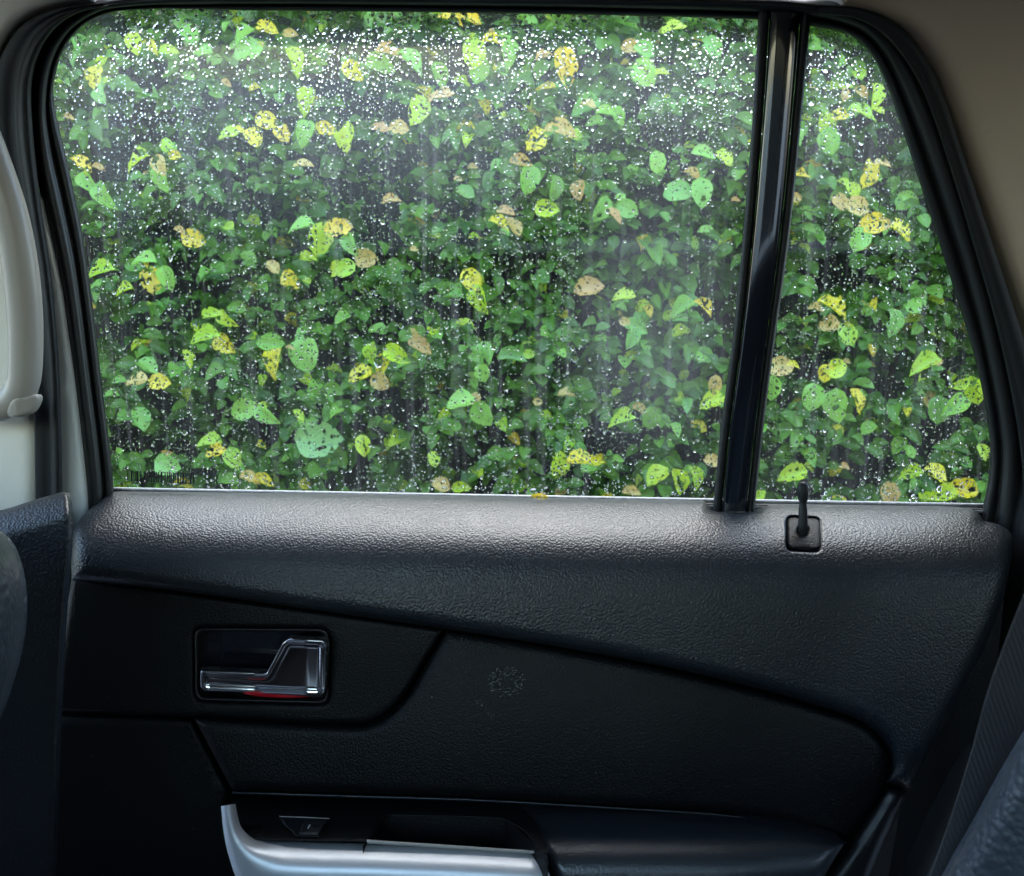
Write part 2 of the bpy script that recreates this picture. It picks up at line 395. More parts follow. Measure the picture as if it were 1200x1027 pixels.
def mat_leaf(name, cols, hole, edge, trans=.35, rough=.24):
    m, n, b = mat(name); o = n.nodes['Material Output']
    uv = N(n, 'ShaderNodeUVMap'); ge = N(n, 'ShaderNodeNewGeometry'); oi = N(n, 'ShaderNodeObjectInfo')
    rn = N(n, 'ShaderNodeMath', operation='ADD'); L(n, ge.outputs['Random Per Island'], rn.inputs[0]); L(n, oi.outputs['Random'], rn.inputs[1])
    fr = N(n, 'ShaderNodeMath', operation='FRACT'); L(n, rn.outputs[0], fr.inputs[0])
    cr = N(n, 'ShaderNodeValToRGB'); L(n, fr.outputs[0], cr.inputs[0])
    e = cr.color_ramp.elements
    while len(e) < len(cols): e.new(.5)
    for i, c in enumerate(cols): e[i].position = i/(len(cols)-1); e[i].color = tuple(c)+(1,)
    wv = N(n, 'ShaderNodeMath', operation='MULTIPLY'); wv.inputs[1].default_value = 37.0; L(n, rn.outputs[0], wv.inputs[0])
    # patches of ageing
    nz = N(n, 'ShaderNodeTexNoise', noise_dimensions='4D', Scale=3.0, Detail=5.0); L(n, uv.outputs[0], nz.inputs['Vector']); L(n, wv.outputs[0], nz.inputs['W'])
    rr = N(n, 'ShaderNodeMapRange'); rr.inputs[1].default_value = .45; rr.inputs[2].default_value = .7; L(n, nz.outputs['Fac'], rr.inputs[0])
    mx = N(n, 'ShaderNodeMix', data_type='RGBA'); L(n, cr.outputs[0], mx.inputs[6]); mx.inputs[7].default_value = tuple(edge)+(1,)
    mf = N(n, 'ShaderNodeMath', operation='MULTIPLY'); mf.inputs[1].default_value = .45; L(n, rr.outputs[0], mf.inputs[0]); L(n, mf.outputs[0], mx.inputs[0])
    # veins
    sx = N(n, 'ShaderNodeSeparateXYZ'); L(n, uv.outputs[0], sx.inputs[0])
    c0 = N(n, 'ShaderNodeMath', operation='SUBTRACT'); c0.inputs[1].default_value = .5; L(n, sx.outputs['Y'], c0.inputs[0])
    ab = N(n, 'ShaderNodeMath', operation='ABSOLUTE'); L(n, c0.outputs[0], ab.inputs[0])
    s1 = N(n, 'ShaderNodeMath', operation='MULTIPLY_ADD'); s1.inputs[1].default_value = -1.1; L(n, ab.outputs[0], s1.inputs[0]); L(n, sx.outputs['X'], s1.inputs[2])
    s2 = N(n, 'ShaderNodeMath', operation='MULTIPLY'); s2.inputs[1].default_value = 44.0; L(n, s1.outputs[0], s2.inputs[0])
    s3 = N(n, 'ShaderNodeMath', operation='SINE'); L(n, s2.outputs[0], s3.inputs[0])
    s4 = N(n, 'ShaderNodeMath', operation='GREATER_THAN'); s4.inputs[1].default_value = .86; L(n, s3.outputs[0], s4.inputs[0])
    s5 = N(n, 'ShaderNodeMath', operation='LESS_THAN'); s5.inputs[1].default_value = .025; L(n, ab.outputs[0], s5.inputs[0])
    s6 = N(n, 'ShaderNodeMath', operation='MAXIMUM'); L(n, s4.outputs[0], s6.inputs[0]); L(n, s5.outputs[0], s6.inputs[1])
    s7 = N(n, 'ShaderNodeMath', operation='MULTIPLY'); s7.inputs[1].default_value = .16; L(n, s6.outputs[0], s7.inputs[0])
    mv = N(n, 'ShaderNodeMix', data_type='RGBA', blend_type='ADD'); L(n, s7.outputs[0], mv.inputs[0]); L(n, mx.outputs[2], mv.inputs[6]); mv.inputs[7].default_value = (.14, .2, .08, 1)
    L(n, mv.outputs[2], b.inputs['Base Color']); b.inputs['Roughness'].default_value = rough
    bp = N(n, 'ShaderNodeBump', Strength=.5, Distance=.0004); L(n, s3.outputs[0], bp.inputs['Height']); L(n, bp.outputs[0], b.inputs['Normal'])
    tl = N(n, 'ShaderNodeBsdfTranslucent'); L(n, mv.outputs[2], tl.inputs[0])
    ms = N(n, 'ShaderNodeMixShader', Fac=trans); L(n, b.outputs[0], ms.inputs[1]); L(n, tl.outputs[0], ms.inputs[2])
    fin = ms
    if hole:
        mp = N(n, 'ShaderNodeMapping'); mp.inputs['Scale'].default_value = (1.5, 1.0, 1); L(n, uv.outputs[0], mp.inputs[0])
        vo = N(n, 'ShaderNodeTexVoronoi', voronoi_dimensions='4D', Scale=6.5); L(n, mp.outputs[0], vo.inputs['Vector']); L(n, wv.outputs[0], vo.inputs['W'])
        nh = N(n, 'ShaderNodeTexNoise', noise_dimensions='4D', Scale=9.0, Detail=3.0); L(n, uv.outputs[0], nh.inputs['Vector']); L(n, wv.outputs[0], nh.inputs['W'])
        th = N(n, 'ShaderNodeMath', operation='MULTIPLY'); th.inputs[1].default_value = hole*2; L(n, nh.outputs['Fac'], th.inputs[0])
        lt = N(n, 'ShaderNodeMath', operation='LESS_THAN'); L(n, vo.outputs['Distance'], lt.inputs[0]); L(n, th.outputs[0], lt.inputs[1])
        t2 = N(n, 'ShaderNodeMath', operation='MULTIPLY'); t2.inputs[1].default_value = 1.3; L(n, th.outputs[0], t2.inputs[0])
        l2 = N(n, 'ShaderNodeMath', operation='LESS_THAN'); L(n, vo.outputs['Distance'], l2.inputs[0]); L(n, t2.outputs[0], l2.inputs[1])
        l3 = N(n, 'ShaderNodeMath', operation='MULTIPLY'); l3.inputs[1].default_value = .55; L(n, l2.outputs[0], l3.inputs[0])
        mr_ = N(n, 'ShaderNodeMix', data_type='RGBA'); L(n, l3.outputs[0], mr_.inputs[0]); L(n, mv.outputs[2], mr_.inputs[6]); mr_.inputs[7].default_value = tuple(c*.55 for c in edge)+(1,)
        L(n, mr_.outputs[2], b.inputs['Base Color']); L(n, mr_.outputs[2], tl.inputs[0])
        # ribs and rim survive
        iv = N(n, 'ShaderNodeMath', operation='SUBTRACT'); iv.inputs[0].default_value = 1.0; L(n, s5.outputs[0], iv.inputs[1])
        hm = N(n, 'ShaderNodeMath', operation='MULTIPLY'); L(n, lt.outputs[0], hm.inputs[0]); L(n, iv.outputs[0], hm.inputs[1])
        nb = N(n, 'ShaderNodeTexNoise', noise_dimensions='4D', Scale=2.6, Detail=2.0); L(n, uv.outputs[0], nb.inputs['Vector']); L(n, wv.outputs[0], nb.inputs['W'])
        bt = N(n, 'ShaderNodeMath', operation='GREATER_THAN'); bt.inputs[1].default_value = .80-hole*.5; L(n, nb.outputs['Fac'], bt.inputs[0])
        mm = N(n, 'ShaderNodeMath', operation='MAXIMUM'); L(n, hm.outputs[0], mm.inputs[0]); L(n, bt.outputs[0], mm.inputs[1]); hm = mm
        tp = N(n, 'ShaderNodeBsdfTransparent')
        m4 = N(n, 'ShaderNodeMixShader'); L(n, hm.outputs[0], m4.inputs[0]); L(n, ms.outputs[0], m4.inputs[1]); L(n, tp.outputs[0], m4.inputs[2]); fin = m4
    L(n, fin.outputs[0], o.inputs['Surface'])
    return m
LM = {
 'g':  mat_leaf('green leaf', [(.045,.12,.014),(.08,.19,.022),(.12,.25,.03),(.06,.15,.03)], .16, (.10,.17,.03), .4),
 'm':  mat_leaf('mid green leaf', [(.12,.28,.03),(.18,.36,.045),(.13,.30,.06)], .2, (.2,.3,.05), .4),
 'lg': mat_leaf('light green leaf', [(.22,.47,.07),(.32,.60,.09),(.22,.50,.12)], .27, (.35,.5,.1), .42),
 'yg': mat_leaf('yellow green leaf', [(.42,.64,.03),(.58,.72,.04),(.38,.66,.06)], 0.347, (.6,.55,.08), .42),
 'y':  mat_leaf('yellow leaf', [(.88,.68,.03),(.82,.74,.04),(.90,.62,.05)], 0.389, (.6,.35,.05), .42),
 'ty': mat_leaf('ochre leaf', [(.62,.43,.12),(.68,.50,.14),(.6,.36,.12)], 0.329, (.45,.2,.05), .4),
 't':  mat_leaf('tan leaf', [(.62,.42,.12),(.66,.50,.15),(.54,.33,.09)], 0.342, (.4,.15,.06), .35),
 'p':  mat_leaf('pale green leaf', [(.22,.42,.10),(.26,.46,.13)], 0.328, (.2,.4,.2), .4),
}
LK = list(LM)

# ------------------------------------------------------------------ setting: ground
gv = []; gf = []
xs = np.linspace(-150, 150, 13)
V = [(x, y, -1.30) for y in xs for x in xs]
Fc = [(j*13+i, j*13+i+1, (j+1)*13+i+1, (j+1)*13+i) for j in range(12) for i in range(12)]
obj('road', V, Fc, M_road, None, origin=(0, 0, -1.3), kind='structure')
# ------------------------------------------------------------------ car body shell around the camera
body = thing('car', (0, .1, -1.0), 'white car seen from inside, beige trims around its closed black rear door', 'car')
# headliner: meets the top of the door opening, rises and runs over the cabin
hA = smooth_curve([(-900, 8), (100, 8), (600, 9), (1000, 16), (1200, 20), (2200, 45)], 90)
V = []; Fc = []
prof = [(-.036, .006), (-.054, 0), (-.064, -.001), (-.085, .006), (-.13, .03), (-.20, .058), (-.32, .085), (-.6, .11), (-.9, .12), (-1.25, .11), (-1.45, .07), (-1.55, .0)]
for i, (x, y) in enumerate(hA):
    p0 = P(x, y, YG(x, y))
    for dy, dz in prof: V.append((p0[0], p0[1]+dy, p0[2]+dz))
k = len(prof)
for i in range(len(hA)-1):
    for j in range(k-1): a = i*k+j; Fc.append((a, a+1, a+k+1, a+k))
hl = obj('headliner', V, Fc, M_head, body)
sm = hl.modifiers.new('thick', 'SOLIDIFY'); sm.thickness = .006; sm.offset = 1
box('roof_skin', (-1.1, -.70, .575), (1.6, .72, .60), M_white, body, bevel=.01)
box('roof_rail', (-1.1, .70, .445), (1.7, .81, .572), M_rub, body, bevel=.01)
box('quarter_panel', (.565, .96, -.95), (1.75, 1.0, -.08), M_white, body, bevel=.006)
box('front_door_skin', (-1.9, .96, -.95), (-.51, 1.0, -.10), M_white, body, bevel=.006)
panel('outer_pillar', [(1000, -60), (1075, 50), (1128, 170), (1172, 300), (1205, 420), (1215, 620), (1700, 640), (1700, -60)], glass(.05), M_white, body, sp=40)
panel('outer_pillar', [(-120, -60), (60, -60), (20, 60), (14, 160), (36, 330), (66, 520), (76, 640), (-120, 640)], glass(.05), M_white, body, sp=40)
box('floor_pan', (-1.9, -.78, -1.0), (1.75, .80, -.95), M_hard, body)
box('rocker_sill', (-1.9, .80, -1.02), (1.75, 1.0, -.86), M_white, body, bevel=.01)
# opposite side, windscreen and tailgate (out of view, they shade and light the cabin)
box('door_trim', (-1.9, -.86, -1.0), (1.75, -.80, -.14), M_hard, body)
box('window_glass', (.05, -.79, -.10), (1.3, -.785, .44), M_tint, body)
box('window_glass', (-1.9, -.79, -.14), (.0, -.785, .44), M_clear, body)
box('roof_rail', (-1.9, -.80, .44), (1.75, -.70, .575), M_head, body)
for x in (-.95, .05, .95): box('pillar', (x-.05, -.80, -.10), (x+.05, -.74, .44), M_beige, body)
box('dashboard', (-1.95, -.80, -.98), (-1.5, .80, -.14), M_hard, body, bevel=.03)
for s in (-1, 1):
    V, Fc = tube([(-1.95, s*.76, -.15), (-1.1, s*.70, .56)], .035, 8); obj('front_pillar', V, Fc, M_beige, body)
V = [(-1.97, -.78, -.15), (-1.97, .78, -.15), (-1.12, .70, .57), (-1.12, -.70, .57)]
obj('windscreen', V, [(0, 1, 2, 3)], M_clear, body)
box('tailgate_trim', (1.70, -.80, -.98), (1.76, .80, .05), M_hard, body)
V = [(1.72, -.78, .05), (1.72, .78, .05), (1.6, .70, .57), (1.6, -.70, .57)]
obj('rear_window', V, [(0, 1, 2, 3)], M_tint, body)

# pillar trims
pil = smooth_curve([(-260, -30), (108, -30), (108, 1), (62, 9), (26, 27), (4, 58), (-4, 95), (0, 150), (8, 220), (30, 330), (46, 480), (46, 640), (-260, 660)], None, True, corners=(0, 1, 2, 11, 12))
panel('front_pillar_trim', pil, glass(-.045), M_beige, body, sp=14, roll=[(0, .012), (3, .006), (8, .002), (18, 0)])
cp = smooth_curve([(960, -40), (984, 11), (1022, 19), (1056, 38), (1085, 75), (1106, 120), (1134, 195), (1165, 285), (1206, 400), (1255, 560), (1290, 680), (1700, 680), (1700, -40)], None, True, corners=(0, 1, 10, 11, 12))
panel('rear_pillar_trim', cp, lambda x, y: YG(x, y, -.04)-.00003*max(0, x-1060), M_warm, body, sp=16, roll=[(0, .02), (4, .011), (10, .005), (20, .0015), (30, 0)])
lp = smooth_curve([(1214, 520), (1200, 590), (1189, 650), (1190, 700), (1180, 800), (1160, 1060), (1420, 1060), (1420, 560)], None, True, corners=(0, 5, 6, 7))
panel('rear_pillar_lower_trim', lp, lambda x, y: .86-.0006*max(0, x-1180), M_hard, body, sp=16, roll=[(0, .012), (4, .004), (12, 0)])
panel('gap_shade_sheet', [(1040, 600), (1330, 600), (1330, 1250), (960, 1250)], const(.93), M_soft, body, sp=60, wall=0)  # dark sheet stands in for shade in the gap past the door
panel('gap_shade_sheet', [(30, 600), (170, 600), (170, 1300), (0, 1300)], const(.935), M_soft, body, sp=60, wall=0)  # same dark stand-in for shade, in the gap on the left
# painted jamb seen between the seals
panel('painted_jamb', [(40, 222), (47, 233), (57, 280), (70, 342), (85, 450), (99, 575), (105, 640), (62, 640), (54, 345)], glass(-.031), M_white, body, sp=12)
# body weatherstrips
A = smooth_curve([(41, 640), (41, 560), (39, 480), (25, 330), (5, 220), (-8, 150), (-6, 95), (5, 58), (28, 28), (65, 11), (120, 4)], 110)
B = smooth_curve([(74, 640), (73, 560), (70, 440), (61, 330), (48, 240), (39, 160), (37, 100), (46, 62), (66, 32), (95, 14), (130, 8)], 110)
loft('weatherstrip', A, B, [(0, .03), (0, .004), (.04, 0), (.35, .002), (.55, .0035), (.62, -.001), (.75, -.0065), (.88, -.006), (.97, 0), (1, .008), (1, .04)], glass(-.052), M_rub, body)
A = smooth_curve([(960, 5), (1005, 9), (1040, 21), (1072, 48), (1098, 92), (1124, 165), (1156, 262), (1196, 385), (1240, 520), (1270, 650)], 110)
B = smooth_curve([(960, 17), (1000, 21), (1030, 36), (1058, 66), (1082, 108), (1108, 180), (1140, 285), (1172, 400), (1196, 530), (1200, 650)], 110)
loft('weatherstrip', A, B, [(0, .03), (0, .003), (.06, 0), (.4, -.002), (.6, .0), (.75, -.004), (.93, -.002), (1, .008), (1, .04)], glass(-.055), M_rub, body)
# lower dark cover of the front pillar
bl = smooth_curve([(-260, 640), (0, 598), (40, 586), (72, 577), (79, 578), (82, 592), (82, 640), (76, 720), (70, 840), (62, 1070), (-260, 1070)], None, True, corners=(0, 3, 4, 9, 10))
def Ybl(x, y):
    u = y-(577+(80-x)*.30)
    return .742 - .022*min(1, max(0, u)/26)**.7 + .00004*max(0, u-30)
panel('front_pillar_lower_trim', bl, Ybl, M_lea, body, sp=7, roll=[(0, .008), (1.5, .002), (4, 0)], wall=.004)
# grab handle on the pillar
hp = smooth_curve([(-60, 60), (-30, 130), (-6, 195), (14, 260), (27, 340), (30, 415), (25, 455), (4, 476), (-40, 478), (-90, 470)], 60)
path = [P(x, y, YG(x, y)-.085) for x, y in hp]
V, Fc = tube(path, .0115+.003*np.sin(np.linspace(0, 3.1, 60)), 20)
gh = obj('grab_handle', V, Fc, M_handle, body, label='taupe grab handle bolted to the front pillar trim')
cap = smooth_curve([(8, 480), (14, 468), (30, 464), (44, 462), (46, 468), (38, 482), (20, 489), (10, 488)], None, True)
panel('screw_cap', cap, lambda x, y: YG(x, y)-.0985+.0004*max(0, x-20), M_handle, gh, sp=4, roll=[(0, .003), (1.5, .0006), (3, 0)], wall=.006)

# ------------------------------------------------------------------ rear door
V = []
for py0, dd in ((577, .965), (1500, .965), (1100, .890), (590, .890)):
    for px0 in (84, 1200): V.append(P(px0 if px0 < 500 else (1150 if py0 < 700 else 985), py0 if px0 < 500 else py0+19, dd))
door = obj('rear_door', V, [(0, 1, 3, 2), (2, 3, 5, 4), (4, 5, 7, 6), (6, 7, 1, 0), (0, 2, 4, 6), (1, 7, 5, 3)], [M_white, M_soft], body, smooth=False, mi=[0, 1, 1, 1, 1, 1])
inner = [(130, 640), (133, 574), (118, 440), (99, 290), (80, 195), (66, 135), (63, 98), (78, 52), (106, 24), (150, 12), (300, 12.5), (600, 16), (888, 23), (950, 31), (990, 39), (1014, 55), (1036, 92), (1061, 162), (1100, 283), (1142, 418), (1158, 500), (1160, 550), (1151, 598), (1140, 640)]
outer = [(96, 640), (99, 575), (85, 450), (70, 342), (57, 280), (48, 235), (38, 160), (36, 100), (50, 50), (85, 10), (140, -6), (300, -9), (600, -8), (900, -6), (960, 0), (1010, 8), (1045, 28), (1078, 72), (1104, 125), (1135, 225), (1170, 350), (1198, 480), (1204, 575), (1200, 640)]
def match(a, b, m=10):
    """resample both curves segment for segment so that they stay in step"""
    ra, rb = smooth_curve(a, 600), smooth_curve(b, 600)
    def params(c, pts):
        pr = []; k = 0
        for q in pts:
            d = np.linalg.norm(c[k:]-np.array(q), axis=1); k = k+int(np.argmin(d)); pr.append(k)
        pr[0] = 0; pr[-1] = len(c)-1
        return pr
    pa, pb = params(ra, a), params(rb, b); A = []; B = []
    for i in range(len(pa)-1):
        for j in range(m):
            ia = pa[i]+(pa[i+1]-pa[i])*j/m; ib = pb[i]+(pb[i+1]-pb[i])*j/m
            f = lambda c, t: np.array([np.interp(t, range(600), c[:, 0]), np.interp(t, range(600), c[:, 1])])
            A.append(f(ra, ia)); B.append(f(rb, ib))
    A.append(ra[-1]); B.append(rb[-1]); return np.array(A), np.array(B)
A, B = match(inner, outer, 8)
loft('window_frame', A, B, [(-.0, .045), (0, .012), (.02, .004), (.07, 0), (.22, -.003), (.30, .001), (.36, .003), (.45, -.012), (.60, -.018), (.80, -.016), (.95, -.008), (1, .0), (1, .05)], glass(-.014), M_hard, door)
# thin glass run seal just inside
A2 = A; B2 = A+(B-A)*.16
loft('glass_run_seal', A2, B2, [(-.04, .03), (-.04, .004), (0, .0), (.5, -.002), (1, .002)], glass(-.006), M_rub, door)
# divider pillar between the two panes
dl = smooth_curve([(889, 10), (883, 120), (872, 260), (858, 400), (845, 500), (835, 600)], 60)
dr = smooth_curve([(951, 10), (940, 130), (926, 270), (908, 400), (895, 500), (884, 600)], 60)
mixc = lambda t: dl*(1-t)+dr*t
loft('divider_pillar', mixc(.22), mixc(.80), [(0, .02), (0, .004), (.04, .001), (.12, 0), (.5, -.0012), (.88, 0), (.96, .001), (1, .004), (1, .02)], glass(-.026), M_gloss, door)
loft('divider_seal', mixc(0), mixc(.215), [(0, .028), (0, .004), (.15, .0), (.5, -.003), (.85, 0), (1, .006), (1, .02)], glass(-.022), M_rub, door)
loft('divider_seal', mixc(.805), mixc(1), [(0, .02), (0, .006), (.15, 0), (.5, -.003), (.85, 0), (1, .004), (1, .028)], glass(-.022), M_rub, door)
# panes
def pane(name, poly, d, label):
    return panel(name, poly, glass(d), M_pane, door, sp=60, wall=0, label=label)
mp_ = smooth_curve([(128, 600), (112, 440), (93, 290), (74, 195), (60, 135), (56, 98), (72, 45), (100, 15), (150, 3), (300, 3), (600, 6), (905, 12), (860, 600)], None, True, corners=(0, 11, 12))
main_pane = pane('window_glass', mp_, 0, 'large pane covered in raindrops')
qp_ = smooth_curve([(862, 600), (905, 300), (935, 20), (990, 28), (1022, 50), (1044, 92), (1070, 162), (1108, 283), (1150, 418), (1166, 500), (1168, 550), (1160, 610)], None, True, corners=(0, 2, 11))
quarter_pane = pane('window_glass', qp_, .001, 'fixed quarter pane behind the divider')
# barcode and small print on the glass, seen from behind
V = []; Fc = []
def quad(x0, y0, x1, y1, d=-.0015):
    k = len(V)
    for x, y in ((x0, y0), (x1, y0), (x1, y1), (x0, y1)): V.append(P(x, y, YG(x, y, d)))
    Fc.append((k, k+3, k+2, k+1))
x = 149.0
rb = random.Random(4)
while x < 228:
    wdt = rb.choice([.8, .8, 1.3, 2.2]); y0 = 551.4+(x-149)*.045
    quad(x, y0, x+wdt, y0+12.5); x += wdt+rb.choice([.9, 1.0, 1.6])
obj('barcode', V, Fc, M_print, door, smooth=False)
def text_on_glass(txt, px, py, h, parent, name):
    cu = bpy.data.curves.new(name, 'FONT'); cu.body = txt; cu.size = h/F*.9; cu.align_x = 'CENTER'
    t = bpy.data.objects.new(name, cu); COL.objects.link(t)
    dg = bpy.context.evaluated_depsgraph_get(); me = bpy.data.meshes.new_from_object(t.evaluated_get(dg))
    bpy.data.objects.remove(t); 
    if not len(me.vertices): return
    co = np.array([v.co[:] for v in me.vertices]); fs = [tuple(p.vertices) for p in me.polygons]
    c = np.array(P(px, py, YG(px, py, -.0015)))
    V = [(c[0]-q[0], c[1]-.2*q[1], c[2]+q[1]) for q in co]      # mirrored: printed to be read from outside
    return obj(name, V, fs, M_print, parent, smooth=False)
text_on_glass('E2', 191, 512, 9, door, 'small_print')
text_on_glass('Use', 187, 528, 9, door, 'small_print')
text_on_glass('Certified', 937, 538, 10, door, 'small_print')
text_on_glass('Laminated', 935, 527, 6, door, 'small_print')
# belt seals along the bottom of the glass
top = lambda x: 572.5+(x-130)*.0186
def strip(name, x0, x1, y0, y1, Yf, prof, m, **kw):
    xs = np.linspace(x0, x1, 90)
    A = np.c_[xs, [top(x)+y0 for x in xs]]; B = np.c_[xs, [top(x)+y1 for x in xs]]
    return loft(name, A, B, prof, Yf, m, door, **kw)
strip('outer_belt_moulding', 132, 1156, -1.5, 6, glass(.012), [(0, .03), (0, .002), (.15, 0), (.5, -.001), (.8, .002), (1, .006), (1, .02)], M_belt)
strip('inner_belt_seal', 134, 1153, 4.0, 7.0, glass(-.006), [(0, .012), (0, .001), (.3, 0), (.6, -.001), (1, .001), (1, .02)], M_rub)
strip('belt_seal_lip', 134, 1153, 6.3, 10, glass(-.009), [(0, .01), (0, .0), (1, -.001), (1, .02)], M_belt)

# ---- upper trim, grained
up = smooth_curve([(84, 680), (84, 640), (88, 617), (104, 598), (131, 577), (400, 580), (600, 584), (826, 588), (836, 599), (882, 600), (902, 592), (1040, 594), (1138, 596.5), (1149, 604), (1153, 611), (1168, 614), (1184, 624), (1187, 640), (1176, 700), (1152, 762), (1110, 842), (1066, 925), (1038, 918), (1045, 895), (1036, 868), (1008, 845), (960, 828), (880, 805), (760, 778), (640, 756), (520, 737), (360, 714), (200, 692)],
    None, True, corners=(0, 4, 7, 8, 9, 10, 21, 22))
def pch(xs, ys):
    c = smooth_curve([(a*1.0, b*1000.0) for a, b in zip(xs, ys)], None)
    return lambda x: float(np.interp(x, c[:, 0], c[:, 1]))/1000
u_prof = pch([-20, 0, 12, 28, 50, 75, 105, 150, 220, 330, 420], [.888, .880, .862, .838, .816, .803, .797, .794, .794, .80, .81])
def Yup(x, y): return u_prof(y-top(x)-2)
lock_hole = densify(rrect([(920, 604), (963, 606), (964, 649), (921, 647)], 9), 5)
panel('upper_trim', up, Yup, M_lea, door, sp=6, roll=[(0, .020), (2, .009), (5, .004), (10, .0012), (16, 0)], holes=[lock_hole+0], hole_roll=False, wall=.03)
# ---- lock button
lb = densify(rrect([(922.5, 606.5), (961, 608), (962, 645), (923.5, 643.5)], 8), 4)
rod_hole = np.array([(941+7*math.cos(a), 622+6.5*math.sin(a)) for a in np.linspace(0, 2*math.pi, 20, endpoint=False)])
Ylb = lambda x, y: u_prof(y-top(x)-2)+.0005
panel('lock_button_bezel', lb, Ylb, M_soft, door, sp=4, roll=[(0, .003), (1.5, .0005), (3, 0)], holes=[rod_hole], wall=.02)
rp = [(941, 640, .004), (941, 612, .004), (941, 596, .0036), (941, 591, .0030), (941, 588, .0032), (941, 584, .0044), (940.8, 575, .0048), (940.6, 569, .0046), (940.5, 566, .0034), (940.5, 564.6, .0012)]
V, Fc = tube([P(a, b, .832) for a, b, c in rp], np.array([c*1.08 for a, b, c in rp]), 20)
obj('lock_button', V, Fc, M_rub, door)

# ---- panels below
bez = densify(rrect([(229, 737), (384, 738), (384, 824), (230, 820)], 11), 6)
hpn = smooth_curve([(84, 676), (200, 692), (360, 714), (522, 737), (497, 778), (477, 811), (455, 836), (425, 849), (225, 841), (60, 834)], None, True, corners=(0, 3, 8, 9))
panel('handle_panel', hpn, lambda x, y: .828+.00004*max(0, 760-y), M_soft, door, sp=8, roll=[(0, .014), (1.5, .004), (3.5, .001), (6, 0)], holes=[bez])
bi = np.array([bez.mean(0)+(p-bez.mean(0))*np.array([.965, .93]) for p in bez])
loft('handle_bezel', np.array([bez.mean(0)+(p-bez.mean(0))*np.array([1.015, 1.03]) for p in bez]), bi, [(0, .006), (.15, -.001), (.4, -.003), (.7, -.002), (1, .004), (1.0, .034)], const(.828), M_hard, door, closed=True)
panel('handle_bezel', bi, const(.862), M_gloss, door, sp=10, wall=0)
lev = smooth_curve([(234, 785), (312, 788.5), (331, 753), (338, 748), (378, 750), (383, 754), (382, 811), (376, 817), (330, 815), (240, 811), (234, 806)], None, True, corners=(0, 1, 2, 3, 4, 5, 6, 7, 9, 10))
lev[:, 0] += 0
# evenly finer outline
def densify(c, s=2.0):
    o_ = []
    for i in range(len(c)):
        a, b = c[i], c[(i+1) % len(c)]; k_ = max(1, int(np.linalg.norm(b-a)/s))
        for j in range(k_): o_.append(a+(b-a)*j/k_)
    return np.array(o_)
panel('inside_handle', densify(lev), lambda x, y: .816-.012*max(0, min(1, (x-300)/60))+.00034*(y-785), M_chrome, door, sp=2.5, roll=[(0, .005), (1, .001), (2, 0), (8, .0042), (9, .005), (12, .005)], wall=.012)
panel('red_strip', densify(smooth_curve([(285, 812), (340, 811), (372, 815), (340, 818), (300, 816)], None, True)), const(.824), M_red, door, sp=4, wall=.004)  # thin red strip added along the lever's lower edge

low_edge = [(272, 926), (400, 930), (560, 935), (700, 943), (850, 953), (930, 966), (992, 985)]
ins = smooth_curve([(524, 738), (640, 757), (760, 780), (880, 808), (960, 831), (1008, 848), (1034, 872), (1041, 897), (1036, 922), (1018, 955), (992, 985)] + low_edge[::-1][1:] + [(228, 843), (425, 851), (457, 838), (480, 813), (500, 779)],
    None, True, corners=(0, 10, 16, 17))
def Yins(x, y):
    v = (y-740)/220
    return .822 - .016*math.sin(max(0, min(1, v))*math.pi*.75) + .00002*max(0, 520-x)
panel('padded_insert', ins, Yins, M_ins, door, sp=8, roll=[(0, .016), (1.5, .006), (4, .002), (8, .0005), (12, 0)])
lpn = smooth_curve([(58, 836), (225, 843), (268, 926), (262, 945), (272, 1000), (290, 1100), (40, 1100)], None, True, corners=tuple(range(7)))
panel('lower_panel', lpn, lambda x, y: .836+.0001*max(0, y-985), M_soft, door, sp=12, roll=[(0, .008), (2, .002), (5, 0)])
box('map_pocket', P(20, 1240, .90), (P(1060, 1240, .90)[0], .80, P(0, 1090, .84)[2]), M_hard, door, bevel=.02)
rt = smooth_curve([(1041, 922), (1064, 928), (1052, 955), (1015, 1040), (1000, 1080), (940, 1080), (968, 1030), (1000, 985)], None, True, corners=(0, 1, 4, 5))
panel('rear_edge_trim', rt, lambda x, y: .80, M_hard, door, sp=6, roll=[(0, .02), (2, .009), (6, .003), (14, 0)])
# padded roll and stitching along the seam
sc_ = smooth_curve(low_edge, 120)
loft('seam_piping', sc_+np.array([0, 1.0]), sc_+np.array([0, 5.0]), [(0, .01), (0, .002), (.25, 0), (.5, -.001), (.75, 0), (1, .003), (1, .02)], const(.817), M_pad, door)
V = []; Fc = []
st = smooth_curve(low_edge, 400)-np.array([0, 5.5])
for i in range(2, 396, 3):
    a, b = st[i], st[i]+(st[i+1]-st[i])*1.5
    v_, f_ = tube([P(a[0], a[1], Yins(*a)+.0065), P(b[0], b[1]+.4, Yins(*b)+.0065)], .0005, 5)
    k = len(V); V += v_; Fc += [tuple(q+k for q in f) for f in f_]
obj('stitching', V, Fc, M_thread, door, kind='stuff')

